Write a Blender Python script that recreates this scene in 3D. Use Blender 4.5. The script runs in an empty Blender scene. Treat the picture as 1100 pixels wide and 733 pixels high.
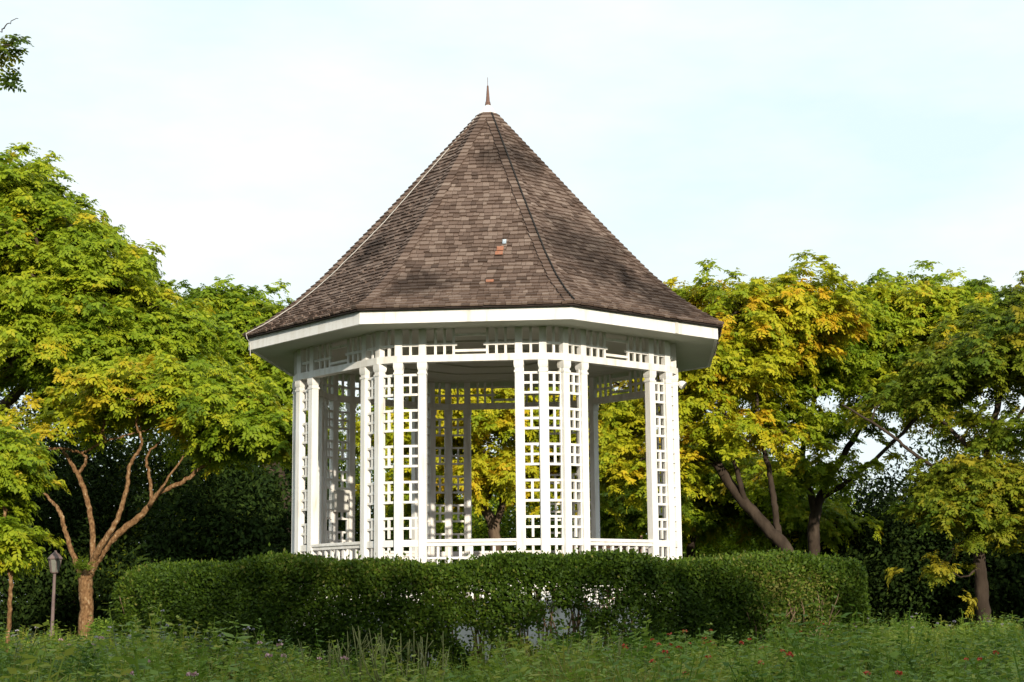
import bpy, bmesh, math, random
import numpy as np
from mathutils import Vector, Matrix

random.seed(7)
rng = np.random.default_rng(11)
S = bpy.context.scene
COL = S.collection
EYE = 0.85                      # camera height above the ground
GC = Vector((0.0, 23.0, 0.0))   # centre of the bandstand
F, PIT, YAW, ROL = 1722.86, 0.1591, 0.0140, 0.0105   # measured from the photograph (1100 px wide)

# ------------------------------------------------------------------ camera
def cam_axes():
    right = Vector((math.cos(YAW), -math.sin(YAW), 0))
    fwd_h = Vector((math.sin(YAW), math.cos(YAW), 0))
    fwd = fwd_h * math.cos(PIT) + Vector((0, 0, math.sin(PIT)))
    up = -fwd_h * math.sin(PIT) + Vector((0, 0, math.cos(PIT)))
    c, s = math.cos(ROL), math.sin(ROL)
    return right * c - up * s, right * s + up * c, fwd
RX, UX, FX = cam_axes()
cd = bpy.data.cameras.new('camera'); cam = bpy.data.objects.new('camera', cd); COL.objects.link(cam)
cd.sensor_width = 36.0; cd.lens = F / 1100 * 36.0; cd.clip_start = 0.1; cd.clip_end = 2000
M = Matrix((RX, UX, -FX)).transposed().to_4x4(); M.translation = Vector((0, 0, EYE))
cam.matrix_world = M
S.camera = cam

def at(px, py, dist):
    """World point seen at a photo pixel, at depth y = dist."""
    d = RX * (px - 550) + UX * (366.5 - py) + FX * F
    return Vector((0, 0, EYE)) + d * (dist / d.y)

def on_ground(px, dist):
    p = at(px, 640, dist); return Vector((p.x, dist, 0))

# ------------------------------------------------------------------ light
SUN_AZ, SUN_EL = math.radians(16), math.radians(17.5)
SV = Vector((math.sin(SUN_AZ) * math.cos(SUN_EL), -math.cos(SUN_AZ) * math.cos(SUN_EL), math.sin(SUN_EL)))
sl = bpy.data.lights.new('sun', 'SUN'); sl.energy = 4.7; sl.angle = math.radians(0.5); sl.color = (1.0, 0.89, 0.72)
so = bpy.data.objects.new('sun', sl); COL.objects.link(so)
so.rotation_euler = (-SV).to_track_quat('-Z', 'Y').to_euler()
W = bpy.data.worlds.new('World'); S.world = W; W.use_nodes = True
nt = W.node_tree; nt.nodes.clear()
def N(t, typ, **kw):
    n = t.nodes.new(typ)
    for k, v in kw.items(): setattr(n, k, v)
    return n
out = N(nt, 'ShaderNodeOutputWorld'); bg = N(nt, 'ShaderNodeBackground'); bg.inputs[1].default_value = 0.10
sky = N(nt, 'ShaderNodeTexSky', sky_type='NISHITA', sun_disc=False)
sky.sun_elevation = SUN_EL; sky.sun_rotation = math.pi - SUN_AZ; sky.air_density = 1.0; sky.dust_density = 1.5
tc = N(nt, 'ShaderNodeTexCoord'); mp = N(nt, 'ShaderNodeMapping'); mp.inputs['Scale'].default_value = (1.6, 1.6, 4.5)
nz = N(nt, 'ShaderNodeTexNoise'); nz.inputs['Scale'].default_value = 2.2; nz.inputs['Detail'].default_value = 6; nz.inputs['Roughness'].default_value = 0.55
cr = N(nt, 'ShaderNodeValToRGB')
cr.color_ramp.elements[0].position = 0.36; cr.color_ramp.elements[0].color = (7.7, 9.35, 9.8, 1)
cr.color_ramp.elements[1].position = 0.68; cr.color_ramp.elements[1].color = (9.9, 10.2, 10.2, 1)
mx = N(nt, 'ShaderNodeMix', data_type='RGBA'); mx.inputs['Factor'].default_value = 0.88
L = nt.links.new
L(tc.outputs['Generated'], mp.inputs[0]); L(mp.outputs[0], nz.inputs[0]); L(nz.outputs['Fac'], cr.inputs[0])
L(cr.outputs[0], mx.inputs['B']); L(sky.outputs[0], mx.inputs['A']); L(mx.outputs['Result'], bg.inputs[0]); L(bg.outputs[0], out.inputs[0])
S.view_settings.view_transform = 'Standard'; S.view_settings.look = 'None'; S.view_settings.exposure = 0.2; S.view_settings.gamma = 1.0
S.render.engine = 'CYCLES'
S.cycles.use_denoising = True
S.cycles.max_bounces = 6; S.cycles.diffuse_bounces = 4; S.cycles.transparent_max_bounces = 4
S.cycles.caustics_reflective = False; S.cycles.caustics_refractive = False

# ------------------------------------------------------------------ materials
def mat(name, ramp, rough=0.7, scale=8.0, bump=0.0, bscale=None, spec=0.3, coord='Object', stretch=(1, 1, 1), island=0.0, detail=5):
    m = bpy.data.materials.new(name); m.use_nodes = True; t = m.node_tree; b = t.nodes['Principled BSDF']
    b.inputs['Roughness'].default_value = rough; b.inputs['Specular IOR Level'].default_value = spec
    c = N(t, 'ShaderNodeTexCoord'); p = N(t, 'ShaderNodeMapping'); p.inputs['Scale'].default_value = stretch
    n = N(t, 'ShaderNodeTexNoise'); n.inputs['Scale'].default_value = scale; n.inputs['Detail'].default_value = detail
    r = N(t, 'ShaderNodeValToRGB'); e = r.color_ramp.elements
    for i, (pos, col) in enumerate(ramp):
        el = e[i] if i < 2 else e.new(pos)
        el.position = pos; el.color = (*col, 1)
    t.links.new(c.outputs[coord], p.inputs[0]); t.links.new(p.outputs[0], n.inputs[0])
    src = n.outputs['Fac']
    if island > 0:
        g = N(t, 'ShaderNodeNewGeometry'); x = N(t, 'ShaderNodeMix'); x.inputs[0].default_value = island
        t.links.new(n.outputs['Fac'], x.inputs[2]); t.links.new(g.outputs['Random Per Island'], x.inputs[3]); src = x.outputs[0]
    t.links.new(src, r.inputs[0]); t.links.new(r.outputs[0], b.inputs['Base Color'])
    if bump:
        n2 = N(t, 'ShaderNodeTexNoise'); n2.inputs['Scale'].default_value = bscale or scale * 3; n2.inputs['Detail'].default_value = 6
        bu = N(t, 'ShaderNodeBump'); bu.inputs['Strength'].default_value = bump; bu.inputs['Distance'].default_value = 0.02
        t.links.new(p.outputs[0], n2.inputs[0]); t.links.new(n2.outputs['Fac'], bu.inputs['Height']); t.links.new(bu.outputs[0], b.inputs['Normal'])
    return m

def leaf_mat(name, ramp, trans=0.3, rough=0.55, spec=0.16):
    """Leaf colour from the per-face number 'tint' (the hue of each leaf cluster)."""
    m = bpy.data.materials.new(name); m.use_nodes = True; t = m.node_tree; b = t.nodes['Principled BSDF']; o = t.nodes['Material Output']
    a = N(t, 'ShaderNodeAttribute', attribute_name='tint'); r = N(t, 'ShaderNodeValToRGB'); e = r.color_ramp.elements
    for i, (pos, col) in enumerate(ramp):
        el = e[i] if i < 2 else e.new(pos)
        el.position = pos; el.color = (*col, 1)
    t.links.new(a.outputs['Fac'], r.inputs[0]); t.links.new(r.outputs[0], b.inputs['Base Color'])
    b.inputs['Roughness'].default_value = rough; b.inputs['Specular IOR Level'].default_value = spec
    tr = N(t, 'ShaderNodeBsdfTranslucent'); hs = N(t, 'ShaderNodeHueSaturation'); hs.inputs['Value'].default_value = 1.3; hs.inputs['Hue'].default_value = 0.49
    t.links.new(r.outputs[0], hs.inputs['Color']); t.links.new(hs.outputs[0], tr.inputs['Color'])
    ms = N(t, 'ShaderNodeMixShader'); ms.inputs[0].default_value = trans
    t.links.new(b.outputs[0], ms.inputs[1]); t.links.new(tr.outputs[0], ms.inputs[2]); t.links.new(ms.outputs[0], o.inputs[0])
    return m

WHITE = mat('white_paint', [(0.22, (0.52, 0.49, 0.42)), (0.38, (0.72, 0.70, 0.66)), (0.55, (0.79, 0.78, 0.76)), (0.75, (0.82, 0.82, 0.81))], 0.5, 4.0, 0.12, 30, stretch=(3, 3, 0.5), detail=9)
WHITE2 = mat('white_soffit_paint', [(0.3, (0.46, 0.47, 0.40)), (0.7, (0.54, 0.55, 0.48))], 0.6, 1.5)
SHING = mat('weathered_shingle', [(0.0, (0.036, 0.027, 0.022)), (0.25, (0.100, 0.069, 0.055)), (0.55, (0.150, 0.106, 0.086)), (0.8, (0.205, 0.154, 0.127)), (0.95, (0.36, 0.29, 0.245))],
            0.85, 1.1, 0.35, 60, 0.15, island=0.62)
def stain(m, spots, dark=0.42):
    """Darkens a material in ragged weather stains round the given local points (x, y, z, radius)."""
    t = m.node_tree; b = t.nodes['Principled BSDF']; src = b.inputs['Base Color'].links[0].from_socket
    c = N(t, 'ShaderNodeTexCoord'); n = N(t, 'ShaderNodeTexNoise'); n.inputs['Scale'].default_value = 2.6; n.inputs['Detail'].default_value = 8; n.inputs['Roughness'].default_value = .7
    t.links.new(c.outputs['Object'], n.inputs[0])
    for x, y, z, r in spots:
        d = N(t, 'ShaderNodeVectorMath', operation='DISTANCE'); d.inputs[1].default_value = (x, y, z); t.links.new(c.outputs['Object'], d.inputs[0])
        k = N(t, 'ShaderNodeMath', operation='MULTIPLY_ADD'); k.inputs[1].default_value = 1.6; t.links.new(n.outputs['Fac'], k.inputs[0])
        q = N(t, 'ShaderNodeMath', operation='MULTIPLY'); q.inputs[1].default_value = 1 / r; t.links.new(d.outputs['Value'], q.inputs[0]); t.links.new(q.outputs[0], k.inputs[2])
        w = N(t, 'ShaderNodeMapRange'); w.inputs['From Min'].default_value = 1.2; w.inputs['From Max'].default_value = 1.65; w.inputs['To Min'].default_value = dark; w.inputs['To Max'].default_value = 1
        t.links.new(k.outputs[0], w.inputs['Value'])
        v = N(t, 'ShaderNodeVectorMath', operation='SCALE'); t.links.new(src, v.inputs[0]); t.links.new(w.outputs[0], v.inputs['Scale']); src = v.outputs[0]
    t.links.new(src, b.inputs['Base Color'])
stain(SHING, [(1.35, -1.75, 5.55, 1.1), (2.3, -1.7, 4.8, .9), (-.9, -2.6, 4.75, .6), (.3, -.6, 7.0, .7), (-1.6, -1.2, 5.6, .5)])
DECK = mat('roof_deck', [(0.3, (0.03, 0.022, 0.018)), (0.7, (0.05, 0.035, 0.03))], 0.9, 6)
RUST = mat('rusty_spire', [(0.3, (0.12, 0.065, 0.05)), (0.7, (0.19, 0.11, 0.085))], 0.7, 20)
NEWSH = mat('new_orange_shingle', [(0.3, (0.22, 0.10, 0.06)), (0.5, (0.32, 0.13, 0.075)), (0.7, (0.24, 0.14, 0.10))], 0.8, 20)
METAL = mat('zinc_patch', [(0.3, (0.22, 0.28, 0.34)), (0.7, (0.55, 0.60, 0.64))], 0.3, 30)
CABLE = mat('pale_cable', [(0.3, (0.42, 0.40, 0.37)), (0.7, (0.55, 0.53, 0.50))], 0.6, 5)
DARKC = mat('dark_flashing', [(0.3, (0.012, 0.011, 0.010)), (0.7, (0.022, 0.020, 0.018))], 0.8, 5)
FLOOR = mat('red_floor', [(0.3, (0.11, 0.05, 0.036)), (0.7, (0.16, 0.075, 0.055))], 0.7, 10)
WOOD = mat('brown_wood', [(0.3, (0.14, 0.08, 0.05)), (0.7, (0.24, 0.15, 0.10))], 0.7, 6, stretch=(1, 6, 1))
GREYBOX = mat('grey_enamel', [(0.3, (0.52, 0.51, 0.47)), (0.7, (0.60, 0.59, 0.55))], 0.5, 4)
BARK = mat('bark', [(0.3, (0.060, 0.042, 0.030)), (0.55, (0.12, 0.085, 0.06)), (0.8, (0.22, 0.17, 0.12))], 0.9, 6, 0.8, 18, 0.1, stretch=(1, 1, 0.35))
BARKW = mat('warm_bark', [(0.30, (0.08, 0.042, 0.020)), (0.48, (0.19, 0.105, 0.050)), (0.60, (0.25, 0.15, 0.072)), (0.75, (0.46, 0.36, 0.24))], 0.9, 26, 1.0, 45, 0.1, stretch=(1, 1, 0.5))
BARKD = mat('dark_bark', [(0.3, (0.030, 0.022, 0.017)), (0.6, (0.060, 0.045, 0.034)), (0.85, (0.11, 0.085, 0.065))], 0.9, 6, 0.8, 18, 0.1, stretch=(1, 1, 0.35))
TWIG = mat('twig', [(0.3, (0.13, 0.085, 0.05)), (0.7, (0.26, 0.18, 0.11))], 0.9, 12)
STALK = mat('yellow_stalk', [(0.3, (0.12, 0.15, 0.040)), (0.7, (0.24, 0.22, 0.08))], 0.8, 12)
POLE = mat('pole_paint', [(0.3, (0.13, 0.09, 0.085)), (0.7, (0.20, 0.15, 0.14))], 0.5, 8)
LGLASS = mat('milky_lamp_glass', [(0.3, (0.16, 0.16, 0.14)), (0.7, (0.24, 0.24, 0.21))], 0.2, 6, spec=0.6)
BRICK = mat('pale_render', [(0.3, (0.45, 0.38, 0.33)), (0.7, (0.55, 0.48, 0.42))], 0.8, 3)
RTILE = mat('red_roof_tile', [(0.3, (0.26, 0.07, 0.05)), (0.7, (0.36, 0.11, 0.08))], 0.8, 5)
SOIL = mat('lawn_ground', [(0.3, (0.028, 0.042, 0.014)), (0.55, (0.045, 0.060, 0.018)), (0.8, (0.075, 0.065, 0.030))], 0.95, 1.3, 0.6, 14, 0.1)
GREEN = leaf_mat('green_leaves', [(0.0, (0.055, 0.110, 0.008)), (0.35, (0.150, 0.235, 0.012)), (0.65, (0.265, 0.345, 0.018)), (0.9, (0.39, 0.41, 0.02)), (1.0, (0.47, 0.38, 0.02))], 0.38)
YELLOW = leaf_mat('yellowing_leaves', [(0.0, (0.10, 0.15, 0.008)), (0.3, (0.22, 0.29, 0.012)), (0.6, (0.40, 0.41, 0.018)), (0.85, (0.54, 0.46, 0.02)), (1.0, (0.56, 0.37, 0.02))], 0.38)
OLIVE = leaf_mat('olive_leaves', [(0.0, (0.040, 0.080, 0.008)), (0.4, (0.105, 0.165, 0.012)), (0.75, (0.20, 0.24, 0.016)), (1.0, (0.32, 0.28, 0.02))], 0.38)
DARK = leaf_mat('shade_dark_leaves', [(0.0, (0.010, 0.020, 0.005)), (0.5, (0.022, 0.042, 0.008)), (1.0, (0.055, 0.085, 0.014))], 0.15, .7, .06)  # shade under the canopy is put into this near-black leaf colour
HEDGE = leaf_mat('hedge_leaves', [(0.0, (0.018, 0.040, 0.004)), (0.5, (0.045, 0.085, 0.007)), (0.85, (0.095, 0.150, 0.012)), (1.0, (0.17, 0.17, 0.04))], 0.25)
HERB = leaf_mat('herb_leaves', [(0.0, (0.050, 0.115, 0.014)), (0.4, (0.130, 0.225, 0.026)), (0.75, (0.225, 0.310, 0.040)), (1.0, (0.34, 0.35, 0.06))], 0.35)
GRASS = leaf_mat('grass_blades', [(0.0, (0.095, 0.145, 0.016)), (0.5, (0.20, 0.225, 0.035)), (1.0, (0.36, 0.28, 0.09))], 0.35)
PALE = leaf_mat('pale_leaves', [(0.0, (0.10, 0.15, 0.08)), (1.0, (0.24, 0.28, 0.17))], 0.25)
REDF = mat('red_petals', [(0.3, (0.50, 0.05, 0.03)), (0.7, (0.70, 0.14, 0.07))], 0.6, 20)
PINKF = mat('pink_petals', [(0.3, (0.50, 0.26, 0.30)), (0.7, (0.70, 0.48, 0.48))], 0.6, 20)
MAUVE = mat('mauve_petals', [(0.3, (0.36, 0.32, 0.40)), (0.7, (0.55, 0.50, 0.56))], 0.6, 20)

# ------------------------------------------------------------------ object helpers
def tag(o, label=None, cat=None, group=None, kind=None):
    if label: o['label'] = label
    if cat: o['category'] = cat
    if group: o['group'] = group
    if kind: o['kind'] = kind
    return o

def empty(name, loc, label, cat, group=None):
    o = bpy.data.objects.new(name, None); COL.objects.link(o); o.location = loc
    return tag(o, label, cat, group)

def link_mesh(name, me, material, parent=None, world_loc=None):
    """World-space mesh data; when parented the parent's offset is taken off."""
    o = bpy.data.objects.new(name, me); COL.objects.link(o)
    if material and not me.materials: me.materials.append(material)
    if parent is not None:
        o.parent = parent
        base = Vector((0, 0, 0)); p = parent
        while p is not None: base += Vector(p.location); p = p.parent
        me.transform(Matrix.Translation(-base))
    return o

class MB:
    """Collects solids; build() links them as ONE mesh object."""
    def __init__(self): self.v = []; self.f = []
    def add(self, vs, fs):
        n = len(self.v); self.v += [tuple(x) for x in vs]; self.f += [tuple(i + n for i in f) for f in fs]
    def prism(self, poly0, poly1, caps=True):
        n = len(poly0); fs = [(i, (i + 1) % n, n + (i + 1) % n, n + i) for i in range(n)]
        if caps: fs += [tuple(reversed(range(n))), tuple(range(n, 2 * n))]
        self.add(list(poly0) + list(poly1), fs)
    def bar(self, c, ax, ay, az, lx, ly, lz):
        """box centred at c with axes ax, ay, az and full sizes"""
        c = Vector(c); vs = []
        for k in (-.5, .5):
            for i, j in ((-.5, -.5), (.5, -.5), (.5, .5), (-.5, .5)):
                vs.append(c + ax * (i * lx) + ay * (j * ly) + az * (k * lz))
        self.prism(vs[:4], vs[4:])
    def tube(self, pts, rad, sides=6, rough=0.0):
        pts = [Vector(p) for p in pts]; rings = []
        if not hasattr(rad, '__len__'): rad = [rad] * len(pts)
        pa = None
        for i, p in enumerate(pts):
            d = (pts[min(i + 1, len(pts) - 1)] - pts[max(i - 1, 0)])
            d = d.normalized() if d.length > 1e-9 else Vector((0, 0, 1))
            a = d.cross(Vector((0.31, 0.17, 0.93)) if abs(d.z) < .8 else Vector((1, 0.2, 0))) if pa is None else pa - d * pa.dot(d)
            if a.length < 1e-4: a = d.orthogonal()
            a.normalize(); b = d.cross(a); pa = a
            rings.append([p + (a * math.cos(t) + b * math.sin(t)) * (rad[i] * (1 + rough * random.uniform(-1, 1))) for t in [2 * math.pi * k / sides for k in range(sides)]])
        vs = [v for r in rings for v in r]; fs = []
        for i in range(len(pts) - 1):
            for k in range(sides):
                a0 = i * sides + k; a1 = i * sides + (k + 1) % sides
                fs.append((a0, a0 + sides, a1 + sides, a1))
        fs.append(tuple(range(sides))); fs.append(tuple(reversed(range((len(pts) - 1) * sides, len(pts) * sides))))
        self.add(vs, fs)
    def lathe(self, c, prof, sides=10):
        c = Vector(c); vs = []; fs = []
        for r, z in prof:
            for k in range(sides):
                t = 2 * math.pi * k / sides; vs.append(c + Vector((r * math.cos(t), r * math.sin(t), z)))
        for i in range(len(prof) - 1):
            for k in range(sides):
                a0 = i * sides + k; a1 = i * sides + (k + 1) % sides; fs.append((a0, a1, a1 + sides, a0 + sides))
        fs.append(tuple(reversed(range(sides)))); fs.append(tuple(range((len(prof) - 1) * sides, len(prof) * sides)))
        self.add(vs, fs)
    def build(self, name, material, parent=None, smooth=False, bevel=0.0):
        me = bpy.data.meshes.new(name); me.from_pydata(self.v, [], self.f); me.update()
        if bevel:
            bm = bmesh.new(); bm.from_mesh(me)
            bmesh.ops.bevel(bm, geom=[e for e in bm.edges if len(e.link_faces) == 2 and e.calc_face_angle(0) > 0.6], offset=bevel, segments=1, affect='EDGES')
            bm.to_mesh(me); bm.free()
        if smooth: me.polygons.foreach_set('use_smooth', [True] * len(me.polygons))
        return link_mesh(name, me, material, parent)

def quads_mesh(name, Q, tint=None):
    """Q: (n,4,3) array of quads."""
    n = len(Q); me = bpy.data.meshes.new(name)
    me.vertices.add(4 * n); me.vertices.foreach_set('co', np.ascontiguousarray(Q, np.float32).ravel())
    me.loops.add(4 * n); me.loops.foreach_set('vertex_index', np.arange(4 * n, dtype=np.int32))
    me.polygons.add(n); me.polygons.foreach_set('loop_start', np.arange(0, 4 * n, 4, dtype=np.int32))
    try: me.polygons.foreach_set('loop_total', np.full(n, 4, np.int32))
    except Exception: pass
    if tint is not None:
        a = me.attributes.new('tint', 'FLOAT', 'FACE'); a.data.foreach_set('value', np.clip(tint, 0, 1).astype(np.float32))
    me.update(calc_edges=True)
    return me

# ------------------------------------------------------------------ ground
def make_ground():
    n = 60; xs = np.concatenate([-np.geomspace(900, 1, n), np.linspace(-0.9, 0.9, 3), np.geomspace(1, 900, n)])
    m = len(xs); vs = []; fs = []
    for j in range(m):
        for i in range(m):
            x, y = xs[i], xs[j] + 20
            r = math.hypot(x, y - 23)
            h = 0.03 * math.sin(x * 0.7) * math.cos(y * 0.5) if r > 7 else 0.0
            vs.append((x, y, h - 0.02))
    for j in range(m - 1):
        for i in range(m - 1):
            a = j * m + i; fs.append((a, a + 1, a + m + 1, a + m))
    me = bpy.data.meshes.new('ground'); me.from_pydata(vs, [], fs); me.polygons.foreach_set('use_smooth', [True] * len(fs))
    o = link_mesh('ground', me, SOIL); tag(o, 'dark grassy ground under the trees and around the hedge', 'ground', kind='structure')
make_ground()

# ------------------------------------------------------------------ bandstand
PHI = -0.0950
Re, AP, HW, D = 3.4929, 2.6223, 0.9328, 0.3113
Zf0, Zf1, Zap, Zb, Zr = [z + EYE for z in (3.4275, 3.611, 7.16, 3.009, 0.745)]
ZFL = 0.82
UPV = Vector((0, 0, 1))
gz = empty('bandstand', GC, 'white octagonal lattice bandstand with steep brown shingle roof behind the clipped hedge', 'bandstand')
def face_axes(k):
    th = PHI + k * math.pi / 4
    n = Vector((math.sin(th), -math.cos(th), 0)); t = Vector((math.cos(th), math.sin(th), 0))
    return n, t
def fp(k, s, z, off=0.0):
    n, t = face_axes(k)
    return GC + n * (AP + off) + t * s + UPV * z
def mitre_ring(offset):
    """16 plan points of the wall line moved outwards by offset"""
    pts = []
    for k in range(8):
        n, t = face_axes(k)
        for sgn in (-1, 1):
            nc = (n * math.cos(math.pi / 16) + t * (sgn * math.sin(math.pi / 16)))
            pts.append(GC + n * AP + t * (sgn * HW) + nc * (offset / math.cos(math.pi / 16)))
    return pts

def plinth():
    m = MB(); po = mitre_ring(0.12); m.prism([p + UPV * 0.0 for p in po], [p + UPV * 0.76 for p in po]); m.build('plinth', WHITE, gz)
    m = MB(); po = mitre_ring(0.17); m.prism([p + UPV * 0.762 for p in po], [p + UPV * ZFL for p in po]); m.build('floor_slab', WHITE, gz)
    m = MB(); po = mitre_ring(-0.06); m.prism([p + UPV * (ZFL + 0.001) for p in po], [p + UPV * (ZFL + 0.006) for p in po]); m.build('floor', FLOOR, gz)
plinth()

PW = 0.104
def post(k, s):
    n, t = face_axes(k); m = MB()
    b = fp(k, s, 0)
    def sec(w, z): return [b + t * (i * w / 2) + n * (j * w / 2) + UPV * z for i, j in ((-1, -1), (1, -1), (1, 1), (-1, 1))]
    m.prism(sec(PW, ZFL), sec(PW, Zb - 0.002))
    m.prism(sec(PW + 0.02, ZFL + 0.0), sec(PW + 0.02, ZFL + 0.10))
    po = m.build('post', WHITE, gz, bevel=0.006)
    c = MB(); c.prism(sec(PW + 0.016, Zb - 0.155), sec(PW + 0.016, Zb - 0.130)); c.prism(sec(PW + 0.010, Zb - 0.095), sec(PW + 0.022, Zb - 0.060)); c.prism(sec(PW + 0.022, Zb - 0.060), sec(PW + 0.022, Zb - 0.003))
    c.build('capital', WHITE, po)
for k in range(8):
    for s in (-HW, -HW + D, HW - D, HW): post(k, s)

def lattice(p0, p1):
    t = (p1 - p0); Ln = t.length - PW + 0.012; t.normalize(); n = Vector((t.y, -t.x, 0)); c = (p0 + p1) / 2
    m = MB(); B = 0.030
    top = Zb - 0.16
    def h(z, th=B, dp=0.034): m.bar(c + UPV * z, t, n, UPV, Ln, dp, th)
    def v(z0, z1): m.bar(c + UPV * (z0 + z1) / 2, t, n, UPV, B, 0.028, z1 - z0)
    for g in range(5):
        z = top - g * 0.458
        h(z); h(z - 0.128)
        if g < 4: h(z - 0.255)
        v(z - 0.255, z)
    h(Zr - 0.045, 0.085, 0.05)
    for sg in (-1, 1): m.bar(c + t * (sg * (Ln / 2 - 0.009)) + UPV * ((ZFL + Zb) / 2), t, n, UPV, 0.016, 0.022, Zb - ZFL - 0.17)
    h(Zr - 0.235); h(Zr - 0.41); h(Zr - 0.59); v(ZFL, Zr - 0.08)
    m.build('lattice_panel', WHITE, gz)
for k in range(8):
    lattice(fp(k, -HW, 0), fp(k, -HW + D, 0)); lattice(fp(k, HW - D, 0), fp(k, HW, 0)); lattice(fp(k, HW, 0), fp(k + 1, -HW, 0))

OUTR, INR = mitre_ring(0.062), mitre_ring(-0.062)
def beam(i):
    j = (i + 1) % 16; m = MB()
    q = [INR[i], OUTR[i], OUTR[j], INR[j]]
    m.prism([p + UPV * Zb for p in q], [p + UPV * (Zb + 0.09) for p in q])
    m.build('beam', WHITE, gz)
for i in range(16): beam(i)

def frieze(k):
    n, t = face_axes(k); m = MB(); z0, z1 = Zb + 0.09, Zf0 + 0.012; zm = (z0 + z1) / 2
    for s in (-HW, -HW + D, HW - D, HW): m.bar(fp(k, s, zm), t, n, UPV, PW - 0.01, 0.08, z1 - z0)
    B = 0.032; zb = Zb + 0.225
    for sg in (-1, 1):
        m.bar(fp(k, sg * (HW - D / 2), zm), t, n, UPV, B, 0.03, z1 - z0)
        m.bar(fp(k, sg * (HW - D / 2), zb), t, n, UPV, D - PW + .02, 0.038, B)
        for i in range(1, 4): m.bar(fp(k, sg * (HW - D - 0.05 - i * 0.118), zm), t, n, UPV, B, 0.03, z1 - z0)
        m.bar(fp(k, sg * (HW - D - 0.05 - 0.19), zb), t, n, UPV, 0.42, 0.044, B)
    wi = 2 * (HW - D - 0.05 - 3 * 0.118)
    m.bar(fp(k, 0, Zb + 0.145), t, n, UPV, wi, 0.036, B); m.bar(fp(k, 0, Zb + 0.35), t, n, UPV, wi, 0.036, B)
    a, b = fp(k, HW, 0), fp(k + 1, -HW, 0); tt = (b - a); ln = tt.length; tt.normalize(); nn = Vector((tt.y, -tt.x, 0)); c = (a + b) / 2
    m.bar(c + UPV * zm, tt, nn, UPV, B, 0.03, z1 - z0); m.bar(c + UPV * zb, tt, nn, UPV, ln - PW + .02, 0.038, B)
    m.build('frieze_panel', WHITE, gz)
for k in range(8): frieze(k)

def railing(k):
    n, t = face_axes(k); ln = 2 * (HW - D) - PW
    m = MB(); m.bar(fp(k, 0, Zr - 0.020), t, n, UPV, ln, 0.10, 0.04); m.bar(fp(k, 0, Zr - 0.062), t, n, UPV, ln, 0.066, 0.046)
    m.bar(fp(k, 0, Zr - 0.235), t, n, UPV, ln, 0.042, 0.03); m.bar(fp(k, 0, Zr - 0.59), t, n, UPV, ln, 0.05, 0.05)
    r = m.build('railing', WHITE, gz, bevel=0.004)
    for i in range(7):
        s = -ln / 2 + ln * (i + 1) / 8
        b = MB(); b.bar(fp(k, s, (ZFL + 0.02 + Zr - 0.08) / 2), t, n, UPV, 0.034, 0.034, Zr - 0.085 - ZFL - 0.02); b.build('baluster', WHITE, r)
for k in range(8): railing(k)

def hipdir(k): 
    th = PHI + (k + 0.5) * math.pi / 4
    return Vector((math.sin(th), -math.cos(th), 0))
def octa(r, z): return [GC + hipdir(k) * r + UPV * z for k in range(8)]
def eaves():
    o1, i1 = octa(Re, 0), octa(Re - 0.045, 0)
    for k in range(8):
        j = (k + 1) % 8; q = [i1[k], o1[k], o1[j], i1[j]]; m = MB()
        m.prism([p + UPV * Zf0 for p in q], [p + UPV * Zf1 for p in q]); m.build('fascia_board', WHITE, gz)
    a_, b_ = octa(Re, 0)[0], octa(Re, 0)[1]; tt = (b_ - a_).normalized(); nn = Vector((tt.y, -tt.x, 0)); c_ = a_ + (b_ - a_) * .70
    m = MB(); m.bar(c_ + nn * .006 + UPV * ((Zf0 + Zf1) / 2), tt, nn, UPV, .05, .010, Zf1 - Zf0 - .004); m.build('joint_strap', GREYBOX, gz)
    m = MB(); ro = octa(Re - 0.045, 0); ri = octa(AP - 0.1, 0)
    for k in range(8):
        j = (k + 1) % 8; q = [ri[k], ro[k], ro[j], ri[j]]
        m.prism([p + UPV * (Zf0 + 0.014) for p in q], [p + UPV * (Zf0 + 0.035) for p in q])
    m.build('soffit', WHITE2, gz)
    m = MB(); m.prism(octa(AP - 0.1, Zf0 + 0.018), octa(AP - 0.1, Zf0 + 0.034))
    for r in (0.9, 1.7):      # ceiling battens
        a = octa(r, 0); b = octa(r + 0.06, 0)
        for k in range(8):
            j = (k + 1) % 8; q = [a[k], b[k], b[j], a[j]]; m.prism([p + UPV * (Zf0 - 0.004) for p in q], [p + UPV * (Zf0 + 0.016) for p in q])
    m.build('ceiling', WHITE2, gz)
eaves()

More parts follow.
